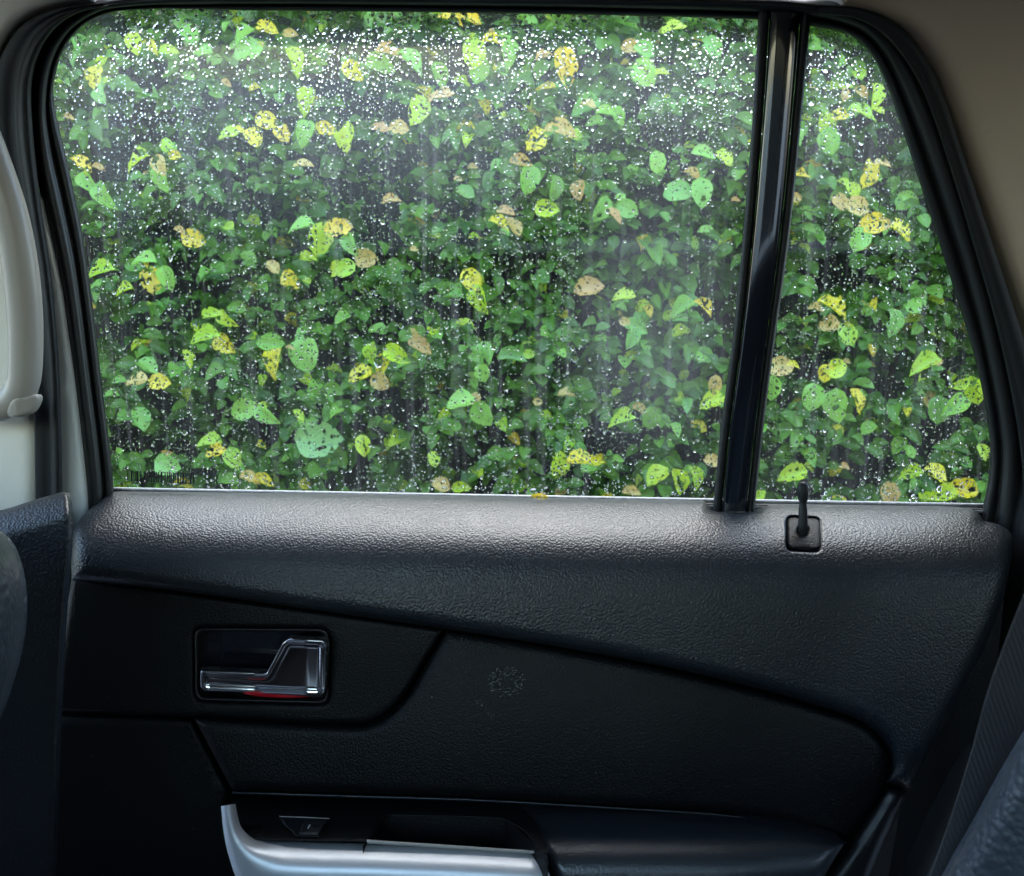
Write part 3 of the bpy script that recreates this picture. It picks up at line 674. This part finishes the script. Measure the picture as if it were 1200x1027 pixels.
# armrest: switch plate, pocket, pad, silver edge
Yarm = lambda x, y: (.345+.0015*math.sin(x*.01))*F/(y-CY) if y > 900 else .83
hz = lambda z: (lambda x, y: min(.86, -z*F/(y-CY)))
plate = densify(smooth_curve([(268, 931), (400, 935), (590, 941), (612, 953), (630, 975), (642, 1001), (633, 999), (614, 975), (600, 966), (585, 960), (455, 956), (440, 975), (431, 987), (300, 984), (284, 975), (276, 955)], None, True, corners=(0, 5, 6, 10, 12)), 4)
panel('switch_plate', plate, hz(-.3415), M_soft, door, sp=6, roll=[(0, .002), (2, 0)], wall=.012)
pk = [(445, 953), (600, 958), (640, 1005), (425, 996)]
panel('pull_pocket', pk, hz(-.385), M_soft, door, sp=10, wall=0)
V = []
z0 = -.344
for x, y in ((425, 992), (450, 955), (592, 958), (642, 1004)):
    p0 = P(x, y, hz(z0)(x, y)); V += [p0, (p0[0], p0[1], p0[2]-.06)]
obj('pull_pocket', V, [(0, 1, 3, 2), (2, 3, 5, 4), (4, 5, 7, 6), (1, 7, 5, 3)], M_soft, door, smooth=False)
xs = np.linspace(430, 634, 30)
loft('pocket_lip', np.c_[xs, 984+(xs-430)*.066], np.c_[xs, 988.5+(xs-430)*.062], [(0, .02), (0, .001), (.3, 0), (1, 0), (1, .006)], const(.752), M_handle, door)
# silver edge: L shaped, rounded section
sA = smooth_curve([(276, 942), (279, 958), (283, 970), (293, 980), (310, 985), (450, 989), (560, 993.5), (632, 998)], 90)
sB = smooth_curve([(259, 945), (262, 975), (268, 1003), (280, 1035), (300, 1055), (440, 1062), (560, 1066), (664, 1072)], 90)
loft('silver_edge_trim', sA, sB, [(0, .03), (0, .010), (.03, .006), (.10, .001), (.22, -.007), (.34, -.0125), (.46, -.0155), (.62, -.016), (1, -.010), (1.0, .03)], lambda x, y: .752, M_silver, door)
pad = smooth_curve([(560, 936), (700, 946), (850, 956), (930, 970), (990, 988), (975, 1012), (950, 1060), (950, 1090), (670, 1090), (652, 1040), (634, 995), (612, 962), (590, 948)], None, True, corners=(0, 4, 7, 8))
def Ypad(x, y):
    k_ = max(0, (x-850)/130); y1 = 1022-6*k_; e = max(0, min(1.35, (y-945)/(y1-945)))
    z = -.3435-.024*e*e
    return -z*F/(945+e*(y1-945)-CY)
panel('armrest_pad', pad, Ypad, M_pad, door, sp=6, roll=[(0, .012), (3, .005), (7, .0015), (14, 0)])
# window switch
sw = densify(smooth_curve([(327, 956.5), (386, 959), (374, 981), (346, 980)], None, True, corners=(0, 1, 2, 3)), 3)
panel('switch_recess', sw, lambda x, y: hz(-.3405)(x, y)-.0005, M_rub, door, sp=4, roll=[(0, -.0006), (1.2, -.0006), (1.8, .0)], wall=.002)
rk = densify(smooth_curve([(355, 963), (383, 963.5), (373, 979.5), (350, 979)], None, True, corners=(0, 1, 2, 3)), 3)
rs = panel('window_switch', rk, lambda x, y: hz(-.3405)(x, y)-.004-.003*math.sin(max(0, min(1, (y-962)/18))*3.1), M_hard, door, sp=3, roll=[(0, .003), (1.2, .0008), (2.5, 0)], wall=.006)
V = [P(x, y, hz(-.3405)(x, y)-.0078) for x, y in ((360.3, 971), (362.6, 966.5), (363.8, 966.7), (361.5, 971.3))]
obj('switch_mark', V, [(0, 3, 2, 1)], M_mark, door, smooth=False)
V, Fc = tube([P(328, 957, .79), P(355, 958, .79), P(386, 959.4, .79)], .0004, 6); obj('switch_recess', V, Fc, M_handle, door)
V, Fc = tube([P(328, 958, .788), P(334, 967, .78), (P(345, 976, .765))], .0005, 6); obj('switch_recess', V, Fc, M_hard, door)

# dried smear on the insert: little raised glossy flakes
V = []; Fc = []
rs_ = random.Random(9)
def flake(x, y, r, h=.0007):
    k = len(V); n_ = 8; Y0 = Yins(x, y)-.0002
    for j in range(n_):
        a = 2*math.pi*j/n_; q = r*rs_.uniform(.5, 1.2); V.append(P(x+q*math.cos(a), y+q*math.sin(a)*.8, Y0))
    V.append(P(x+rs_.uniform(-.5, .5)*r, y+rs_.uniform(-.6, .2)*r, Y0-h)); Fc.extend([(k+j, k+n_, k+(j+1) % n_) for j in range(n_)])
for i in range(260):
    a = rs_.uniform(0, 6.28); q = 22*math.sqrt(rs_.uniform(.1, 1)); flake(594+q*math.cos(a), 800+q*math.sin(a)*.85, rs_.uniform(.5, 1.8))
for i in range(40):
    t = rs_.random(); flake(556+22*t+rs_.uniform(-2, 2), 818+26*t+rs_.uniform(-3, 3), rs_.uniform(.6, 1.5))
for x, y in ((541, 749), (543, 752), (547, 760), (548, 762), (550, 791), (506, 817)): flake(x, y, 1.5)
for i in range(12): flake(rs_.uniform(540, 575), rs_.uniform(800, 830), 1)
obj('dried_smear', V, Fc, M_crumb, None, label='shiny dried splatter stuck on the dark padded door insert', cat='stain', kind='stuff')

# ------------------------------------------------------------------ seats and belt
fs = thing('front_seat', P(-150, 1200, .50), 'dark leather front seat whose rounded side shows at the lower left edge', 'car seat')
bk = smooth_curve([(-520, 560), (-60, 600), (-5, 622), (14, 642), (25, 676), (28, 715), (22, 765), (6, 820), (-14, 880), (-30, 1300), (-520, 1300)], None, True, corners=(0, 9, 10))
panel('backrest', bk, lambda x, y: .50, M_seat, fs, sp=12, roll=[(0, .09), (3, .062), (8, .042), (16, .022), (30, .006), (45, 0)], wall=.004)
box('backrest_core', (-1.0, .13, -.72), (-.62, .50, .02), M_seat, fs, bevel=.06)
box('seat_cushion', (-1.25, .10, -.85), (-.75, .60, -.60), M_seat, fs, bevel=.05)
fs2 = thing('front_seat', (-.9, -.36, -.9), 'other dark front seat, on the far side of the cabin', 'car seat')
box('backrest', (-1.0, -.62, -.72), (-.62, -.10, -.02), M_seat, fs2, bevel=.06)
box('seat_cushion', (-1.25, -.62, -.85), (-.75, -.10, -.60), M_seat, fs2, bevel=.05)
rs2 = thing('rear_seat', P(1400, 1300, .55), 'rear bench seat in wrinkled dark blue grey leather at the lower right corner', 'car seat')
sb = smooth_curve([(1420, 560), (1300, 700), (1204, 858), (1176, 905), (1146, 960), (1112, 1020), (1075, 1100), (1060, 1300), (1500, 1300)], None, True, corners=(0, 7, 8))
panel('backrest', sb, lambda x, y: .60-.0003*max(0, x-1130), M_seat, rs2, sp=10, roll=[(0, .03), (3, .018), (8, .009), (18, .003), (30, 0)], wall=.004)
box('seat_cushion', (-.05, -.72, -.85), (.80, .62, -.50), M_seat, rs2, bevel=.06)
bA = smooth_curve([(1262, 560), (1215, 660), (1180, 745), (1157, 810), (1138, 880), (1118, 945), (1092, 1020), (1070, 1090)], 70)
bB = smooth_curve([(1345, 590), (1300, 690), (1262, 775), (1235, 840), (1200, 880), (1165, 945), (1135, 1020), (1115, 1090)], 70)
belt = loft('seat_belt', bA, bB, [(0, .0012), (0, 0), (.05, -.0006), (.5, -.001), (.95, -.0006), (1, 0), (1, .0012), (0, .0012)], lambda x, y: .64, M_web, None,
     label='black seat belt webbing running down beside the rear seat', cat='seat belt')
ss = smooth_curve([(1150, 880), (1132, 905), (1108, 950), (1084, 1000), (1062, 1050), (1050, 1100), (1120, 1100), (1180, 900)], None, True, corners=(0, 5, 6, 7))
panel('sill_cover', ss, lambda x, y: .72, M_hard, body, sp=6, roll=[(0, .04), (4, .022), (10, .01), (20, .002), (30, 0)])

# ------------------------------------------------------------------ rain on the glass
def in_pane(Q): return inside(Q, mp_) | inside(Q, qp_)
def drops():
    Qs = []; Rr = []
    n = 48000
    Q = np.c_[RNG.uniform(60, 1165, n), RNG.uniform(8, 590, n)]
    r = np.exp(RNG.normal(math.log(.68), .50, n))
    top_ = np.clip(1-(Q[:, 1]-10)/170, 0, 1)
    r *= 1+1.1*top_*RNG.random(n)
    # patches with fewer drops: run-off tracks and thinned areas
    f = np.sin(Q[:, 0]*.031+np.sin(Q[:, 1]*.011)*2)+np.sin(Q[:, 0]*.083+1.3+Q[:, 1]*.004)+.9*np.sin(Q[:, 1]*.023+Q[:, 0]*.013)
    keep = RNG.random(n) < np.clip(.62+.2*f, .15, 1)
    thinned = inside(Q, np.array([(690, 235), (860, 200), (850, 470), (735, 480), (690, 400), (668, 330)]))
    keep &= ~(thinned & (RNG.random(n) < .72))
    Q = Q[keep]; r = r[keep]
    # vertical run tracks: clear lane, beads left behind
    tr = []
    for i in range(46):
        x = RNG.uniform(80, 1150); y0 = RNG.uniform(20, 380); L_ = RNG.uniform(80, 300)
        Q_ok = ~((abs(Q[:, 0]-x-3*np.sin(Q[:, 1]*.03+i)) < 2.2) & (Q[:, 1] > y0) & (Q[:, 1] < y0+L_)); Q = Q[Q_ok]; r = r[Q_ok]
        y = y0
        while y < y0+L_:
            tr.append((x+3*math.sin(y*.03+i), y, RNG.uniform(.5, 1.2), RNG.uniform(1, 2.8))); y += RNG.uniform(3, 9)
        tr.append((x+3*math.sin(y*.03+i), y, 1.9, 1.5))
    # thin overlaps: grid rejection
    cell = {}; res = []
    for i in np.argsort(-r):
        x, y = Q[i]; c = (int(x/6), int(y/6)); ok = True
        for dx in (-1, 0, 1):
            for dy in (-1, 0, 1):
                for (a, b, q) in cell.get((c[0]+dx, c[1]+dy), ()):
                    if (a-x)**2+(b-y)**2 < (q+r[i])**2*.75: ok = False; break
        if ok: cell.setdefault(c, []).append((x, y, r[i])); res.append((x, y, r[i], 1+abs(RNG.normal(0, .22))))
    res += tr
    D = np.array(res); D = D[in_pane(D[:, :2]) & (D[:, 1] < 570+(D[:, 0]-130)*.0186)]
    seg = 7; V = []; Fc = []
    rings = [(1.0, .0), (.80, .25), (.45, .56)]
    nv = seg*3+1
    base = []
    for (q, h) in rings:
        for k in range(seg):
            a = 2*math.pi*k/seg; base.append((q*math.cos(a), q*math.sin(a), h))
    base.append((0, 0, .70)); base = np.array(base)
    bf = []
    for j in range(2):
        for k in range(seg): a = j*seg+k; b = j*seg+(k+1) % seg; bf.append((a, a+seg, b+seg, b))
    for k in range(seg): bf.append((2*seg+k, 3*seg, 2*seg+(k+1) % seg))
    bf.append(tuple(range(seg)))
    AV = []
    for i, (x, y, r_, el) in enumerate(D):
        big = r_ > 9
        Yc = YG(x, y, .0018+(.0022 if big else 0)+(i % 7)*.00002*big); c = np.array(P(x, y, Yc)); s = r_/F*Yc
        bb = base.copy(); wob = 1+RNG.normal(0, .13, seg); ht = .09+.36*RNG.random()**2.3
        bb[:seg, :2] *= wob[:, None]; bb[seg:2*seg, :2] *= wob[:, None]
        sag = np.where(bb[:, 1] < 0, 1.0, .85)
        vx = bb[:, 0]*s; vz = bb[:, 1]*s*el*sag; vy = bb[:, 2]*s*(ht+.25*max(0, 1-(y-10)/110))
        AV.append(np.c_[c[0]+vx, c[1]+vy-.2*vz, c[2]+vz])
        Fc += [tuple(q+i*nv for q in f) for f in bf]
    return np.vstack(AV), Fc
V, Fc = drops()
obj('raindrops', V, Fc, M_water, None, label='dense raindrops and run tracks clinging to the outside of the window glass', cat='raindrops', kind='stuff')
# wet leaf scrap on the belt moulding
# ------------------------------------------------------------------ hedge
HY = 2.02
hedge = thing('hedge', (0.1, HY+.3, -1.3), 'tall leafy green hedge with insect eaten yellow leaves just outside the car window', 'hedge')
NS, NT = 7, 5
def leaf_template(wid=.36, cup=.16, droop=.18, wave=.0, seed=0):
    rg = np.random.default_rng(seed)
    V = []; UV = []
    for i in range(NS):
        s = i/(NS-1); wd = wid*math.sin(math.pi*min(1, s**.88*.985+.0))**.62 if 0 < s < 1 else (.02 if s == 0 else .0)
        for j in range(NT):
            t = -1+2*j/(NT-1)
            y = t*wd*(1+rg.normal(0, .03)); z = cup*abs(t)**1.4*wd*1.3 - droop*s*s + wave*math.sin(s*9+t*2)*abs(t)
            V.append((s, y, z)); UV.append((s, .5+.5*t*max(.02, wd/wid)))
    Fc = [(i*NT+j, (i+1)*NT+j, (i+1)*NT+j+1, i*NT+j+1) for i in range(NS-1) for j in range(NT-1)]
    return np.array(V), np.array(UV), Fc
TPL = [leaf_template(.36, .45, .25, .03, 1), leaf_template(.33, .7, .40, .045, 2), leaf_template(.40, .3, .18, .05, 3), leaf_template(.30, .9, .32, .05, 4)]
def leaf_mesh(k, key):
    V, UV, Fc = TPL[k]
    me = bpy.data.meshes.new('leaf'); me.from_pydata(V.tolist(), [], Fc)
    me.polygons.foreach_set('use_smooth', [True]*len(Fc)); me.materials.append(LM[key])
    u = me.uv_layers.new(name='UVMap'); li = np.array([v for f in Fc for v in f]); u.data.foreach_set('uv', UV[li].ravel())
    me.update(); return me
LMESH = {(k, key): leaf_mesh(k, key) for k in range(4) for key in LK}
LAB = {'yg': 'yellow green leaf eaten into lace', 'y': 'yellow leaf eaten into lace', 'ty': 'ochre leaf full of holes', 't': 'dried tan leaf', 'p': 'pale green leaf full of holes', 'lg': 'light green leaf with holes'}
def frame(dirv, nrm):
    x = np.array(dirv, float); x /= np.linalg.norm(x); z = np.array(nrm, float); z -= x*(z@x); z /= np.linalg.norm(z)+1e-9
    return x, np.cross(z, x), z
nleaf = [0]
def place_leaf(pos, dirv, nrm, size, key, k):
    o = bpy.data.objects.new('leaf', LMESH[(k, key)]); COL.objects.link(o); o.parent = hedge
    x, y, z = frame(dirv, nrm)
    m = Matrix(((x[0], y[0], z[0]), (x[1], y[1], z[1]), (x[2], y[2], z[2]))).to_4x4()
    o.matrix_local = Matrix.Translation(Vector(np.array(pos)-WO['hedge'])) @ m @ Matrix.Diagonal((size, size, size, 1))
    if key in LAB: o['label'] = LAB[key]
    nleaf[0] += 1
lf = bpy.data.objects.new('leaf_scrap', LMESH[(0, 'y')]); COL.objects.link(lf)
place(lf, P(622, 581.5, .883), None, 'sliver of yellow leaf lying on the black ledge under the window glass', 'leaf')
lf.scale = (.018, .009, .008); lf.rotation_euler = (R(70), R(4), R(-4))
FEAT = """157,50,26,80,yg 175,55,20,30,y 197,60,22,0,yg 112,90,28,90,y 119,72,16,-60,yg 117,110,24,60,lg 222,40,24,60,lg 235,62,28,180,lg
285,42,28,150,lg 312,33,26,10,y 340,40,22,0,t 345,70,30,60,yg 290,60,32,180,lg 265,97,16,20,t 360,118,30,110,yg 268,157,26,160,yg 277,153,22,0,y
297,160,28,60,y 312,142,26,20,y 331,155,24,60,y 358,155,28,100,lg 380,152,26,0,y 160,187,34,170,yg 187,193,26,80,ty 190,208,32,80,lg 195,170,16,-80,yg
204,182,15,10,y 95,193,26,20,y 115,196,20,0,t 105,212,30,50,lg 122,228,30,60,lg 355,193,30,0,t 80,137,15,0,t 210,270,20,20,t 226,280,25,10,y
168,305,28,-160,lg 178,328,34,80,y 195,325,28,70,lg 118,318,28,180,yg 145,340,24,170,yg 320,313,22,40,t 340,328,25,50,y 352,265,34,180,lg 375,280,38,90,yg
395,268,28,0,y 395,315,24,150,yg 413,83,30,40,y 456,61,32,0,ty 445,75,36,10,lg 480,72,36,20,lg 515,87,28,60,lg 555,62,34,90,yg 560,80,30,100,lg
578,47,24,0,y 592,60,36,60,lg 637,65,24,-20,t 662,78,42,75,y 528,22,30,0,y 550,20,26,0,y 517,112,30,-10,ty 490,128,38,100,yg 445,150,22,0,ty
467,150,25,0,ty 405,160,34,100,yg 687,125,32,160,lg 690,122,22,0,t 710,132,24,0,lg 725,135,22,60,lg 628,163,32,120,y 657,152,34,5,ty 672,158,24,20,yg
610,190,26,0,ty 620,210,34,100,lg 650,220,30,80,m 537,210,13,0,t 545,225,22,30,m 459,235,23,-30,ty 593,248,22,0,ty 585,262,24,30,y 602,265,25,40,ty
640,245,30,0,yg 678,222,34,95,t 720,253,22,40,ty 705,245,28,100,lg 735,245,26,40,lg 428,303,27,0,ty 405,315,24,160,yg 403,265,20,0,ty 410,285,28,80,lg
552,328,28,50,y 485,292,13,0,t 690,337,42,-10,t 775,85,20,0,yg 755,85,32,60,lg 740,55,24,0,ty 755,58,28,30,lg 790,32,30,-20,yg 795,225,36,-20,lg
770,190,26,80,lg 812,205,20,20,ty 822,225,32,80,lg 825,180,26,0,lg 850,185,22,30,yg 835,55,30,30,lg 862,235,15,0,t 938,205,20,0,y 932,232,20,0,t
1012,132,38,10,yg 968,145,28,100,yg 985,135,20,-20,y 972,165,32,80,lg 1025,112,28,80,yg 1010,108,24,20,t 990,110,22,100,t 1018,203,30,100,y
1035,192,26,0,t 990,215,18,20,yg 1000,222,20,60,yg 985,237,24,30,ty 1005,242,26,10,ty 1023,262,30,180,y 1035,263,20,0,ty 1056,270,32,40,y 1008,280,30,120,lg
247,368,22,-10,yg 265,373,24,50,yg 240,396,32,180,yg 262,403,27,50,y 220,420,20,60,yg 316,402,32,180,lg 323,425,38,110,y 340,408,15,0,t 357,415,40,80,lg
160,446,28,180,ty 186,448,26,10,y 285,480,32,160,lg 313,485,32,60,lg 350,487,18,50,yg 372,515,54,0,p 165,490,26,50,lg 245,518,30,180,yg 252,529,26,170,y
273,537,28,70,yg 195,531,15,0,t 195,545,28,10,lg 292,560,22,10,ty 308,563,22,0,y 562,350,34,90,yg 484,392,16,60,ty 492,405,27,20,ty 422,438,30,160,y
437,415,26,100,yg 463,415,32,20,yg 449,427,28,110,y 445,447,26,40,ty 540,470,34,170,lg 557,468,16,90,ty 565,485,32,50,lg 568,415,32,80,lg 600,418,32,-10,m
565,437,22,80,lg 620,415,14,0,yg 630,471,15,0,t 425,522,24,80,yg 508,538,20,60,yg 655,545,30,90,yg 668,543,12,0,t 680,537,30,0,y 697,540,22,0,y
730,492,34,170,yg 750,480,20,20,ty 763,490,28,90,m 732,347,28,180,yg 732,377,18,20,t 745,383,26,20,lg 740,395,28,100,lg 770,557,30,150,yg 795,565,32,70,yg
517,568,20,10,ty 540,572,20,0,yg 740,577,22,0,ty 800,360,32,150,lg 825,360,26,20,y 957,362,18,0,ty 977,360,34,30,y 972,380,24,170,ty 993,392,26,60,yg
915,430,28,-10,ty 930,428,16,0,y 968,437,22,100,y 980,432,26,-10,yg 992,424,13,0,t 952,465,34,100,lg 980,475,40,90,lg 1005,470,32,60,y 905,455,30,90,lg
1085,427,32,160,yg 1100,424,14,0,t 1047,378,30,80,lg 1142,458,32,80,yg 1120,475,32,150,lg 1100,480,32,100,m 1125,450,22,160,yg 1068,555,28,170,yg
1098,555,30,20,y 1105,578,30,170,yg 1130,573,34,5,y 1043,578,24,80,ty 1152,530,22,60,yg 930,555,34,170,yg 990,547,14,0,ty 835,470,32,160,yg 835,540,18,0,ty
838,452,22,90,ty 815,560,26,60,yg"""
rf = random.Random(3)
for tok in FEAT.split():
    x, y, ln, an, key = tok.split(','); x, y, ln, an = float(x), float(y), float(ln)*rf.uniform(.98, 1.18)*(.75 if key == 't' else 1), float(an)
    Yl = HY-.07-rf.uniform(0, .07)
    a = R(an+rf.uniform(-12, 12)); d = np.array((math.cos(a), -.12+rf.uniform(-.2, .2), -math.sin(a)))
    size = ln/F*Yl
    c = np.array(P(x, y, Yl)); c = c-d/np.linalg.norm(d)*size*.5
    nrm = (rf.uniform(-.75, .75), -1.0, rf.uniform(-.1, 1.1))
    place_leaf(c, d, nrm, size, key, rf.choice((0, 1, 2, 2, 3)))

# sprigs of leaves filling the hedge volume
def bump2(x, z):
    return (math.sin(x*5.1+1.3*math.sin(z*4.2+.4))+math.sin(z*9.0+x*2.1+1.0)+.7*math.sin(x*11.3-z*6.7)+.5*math.sin(x*19+z*15+2)+1.0*math.sin(z*27+2.2*math.sin(x*3.1+.7)))/3.6
MV = [[], []]; MU = [[], []]; MF = [[], []]; MI = [[], []]; cnt = [0, 0]
SV = []; SF = []
near = []
rh = random.Random(21); nh = np.random.default_rng(5)
def add_mass(b, pos, dirv, nrm, size, key, k):
    V, UV, Fc = TPL[k]; x, y, z = frame(dirv, nrm); M = np.array((x, y, z))
    W_ = np.array(pos)+(V*size)@M
    MV[b].append(W_); MF[b].append(np.array(Fc)+cnt[b]); MU[b].append(UV[np.array(Fc).ravel()]); MI[b] += [LK.index(key)]*len(Fc); cnt[b] += len(V)
def sprig(x, z, depth, scale, keyw):
    base = np.array((x, HY+.06+depth-.10*bump2(x, z), z))
    ang = rh.uniform(0, 6.28); d = np.array((math.cos(ang), rh.uniform(-1.3, -.2), math.sin(ang)*.6+.15)); d /= np.linalg.norm(d)
    nl = rh.randint(4, 7); ln = scale*rh.uniform(1.6, 2.6)
    side = np.cross(d, (0, 0, 1.)); side /= np.linalg.norm(side)+1e-6; upv = np.cross(side, d)
    pts = [base-d*.03]
    for i in range(nl):
        t = (i+1)/nl; q = base+d*ln*t+np.array((0, 0, -.012*t*t)); pts.append(q)
        sg = 1 if i % 2 else -1
        ld = d*.55+side*sg*rh.uniform(.6, 1.1)+np.array((0, -.15, rh.uniform(-.75, .1))) if i < nl-1 else d+np.array((0, 0, -.3))
        nrm = np.array((rh.uniform(-.5, .5), -1.0, rh.uniform(.1, 1.1)))
        sz = scale*rh.uniform(.72, 1.15)*(1.0 if t < .8 else .8)
        key = rh.choices(('g', 'm', 'lg', 'yg', 't', 'y'), keyw)[0]
        yield q, ld, nrm, sz, key, rh.randrange(4)
    v_, f_ = tube(pts, .0011, 3, False); k = len(SV); SV.extend(v_); SF.extend([tuple(a+k for a in f) for f in f_])
allL = []
for i in range(4600):
    x = rh.uniform(-1.75, 1.8); z = rh.uniform(-.62, 1.72)*1.0; b = bump2(x, z)
    if b < -.38 and rh.random() < .75: continue
    vis = abs(x) < 1.2 and -.25 < z < 1.05
    if not vis and rh.random() < .5: continue
    allL += list(sprig(x, z, rh.uniform(0, .12), rh.uniform(.036, .053), (46, 38, 10, 3.5, .4, 1.4)))
for i in range(900):
    x = rh.uniform(-1.8, 1.85); z = rh.uniform(-.75, 1.70)
    allL += list(sprig(x, z, rh.uniform(.15, .34), rh.uniform(.045, .065), (90, 10, 0, 0, 0, 0)))
# the hedge below the window line, coarser
for i in range(500):
    x = rh.uniform(-2.2, 2.3); z = rh.uniform(-1.25, -.55)
    allL += list(sprig(x, z, rh.uniform(0, .2), rh.uniform(.06, .085), (75, 22, 2, 1, 0, 0)))
def visible(q):
    px = CX+q[0]/q[1]*F; py = CY-q[2]/q[1]*F
    return 70 < px < 1150 and 20 < py < 575
cand = sorted([l for l in allL if visible(l[0]) and not any(l is None for _ in ())], key=lambda l: l[0][1]-l[3]*3)
pick = set(id(l) for l in cand[:max(0, 300-nleaf[0])])
for l in allL:
    if id(l) in pick: place_leaf(*l)
    else: add_mass(0, *l)
def build_mass(b, name):
    V = np.vstack(MV[b]); Fc = np.vstack(MF[b]); U = np.vstack(MU[b])
    me = bpy.data.meshes.new(name); me.vertices.add(len(V)); me.vertices.foreach_set('co', (V-WO['hedge']).ravel())
    me.loops.add(Fc.size); me.loops.foreach_set('vertex_index', Fc.ravel().astype(np.int32))
    me.polygons.add(len(Fc)); me.polygons.foreach_set('loop_start', np.arange(0, Fc.size, 4, dtype=np.int32))
    me.polygons.foreach_set('loop_total', np.full(len(Fc), 4, dtype=np.int32))
    me.polygons.foreach_set('use_smooth', np.ones(len(Fc), bool)); me.polygons.foreach_set('material_index', np.array(MI[b], dtype=np.int32))
    for k_ in LK: me.materials.append(LM[k_])
    u = me.uv_layers.new(name='UVMap'); u.data.foreach_set('uv', U.ravel()); me.update(calc_edges=True); me.validate()
    o = bpy.data.objects.new(name, me); COL.objects.link(o); o.parent = hedge; o['kind'] = 'stuff'
build_mass(0, 'foliage')
# woody stems inside
for i in range(30):
    x = rh.uniform(-1.9, 1.95); pts = []; z = -1.3; y = HY+rh.uniform(.30, .42)
    while z < 1.62:
        pts.append((x, y, z)); z += .12; x += rh.uniform(-.035, .035); y += rh.uniform(-.015, .015)
    v_, f_ = tube(pts, np.linspace(.012, .004, len(pts)), 6); k = len(SV); SV.extend(v_); SF.extend([tuple(a+k for a in f) for f in f_])
obj('twigs', SV, SF, M_stem, hedge, kind='stuff')
# hedge heart coloured as deep shade: a lumpy closed mass stopping the view
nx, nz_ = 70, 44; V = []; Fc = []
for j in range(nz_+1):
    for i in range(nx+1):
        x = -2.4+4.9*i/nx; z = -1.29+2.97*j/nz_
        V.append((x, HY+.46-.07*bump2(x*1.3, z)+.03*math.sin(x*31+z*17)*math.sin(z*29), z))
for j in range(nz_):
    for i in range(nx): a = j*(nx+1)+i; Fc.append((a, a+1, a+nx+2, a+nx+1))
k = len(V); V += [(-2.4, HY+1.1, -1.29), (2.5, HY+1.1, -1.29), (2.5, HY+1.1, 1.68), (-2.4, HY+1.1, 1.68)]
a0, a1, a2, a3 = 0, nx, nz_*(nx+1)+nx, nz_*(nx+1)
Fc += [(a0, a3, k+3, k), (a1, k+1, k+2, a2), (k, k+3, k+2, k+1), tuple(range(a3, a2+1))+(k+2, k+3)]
M_heart = plain('shade coloured twig mass', (.028, .030, .018), .9, fine=.02, fs=60, var=.5)
obj('inner_shade_mass', V, Fc, M_heart, hedge, kind='stuff')
print('leaf parts', nleaf[0], 'mass leaves', cnt[0]//(NS*NT))
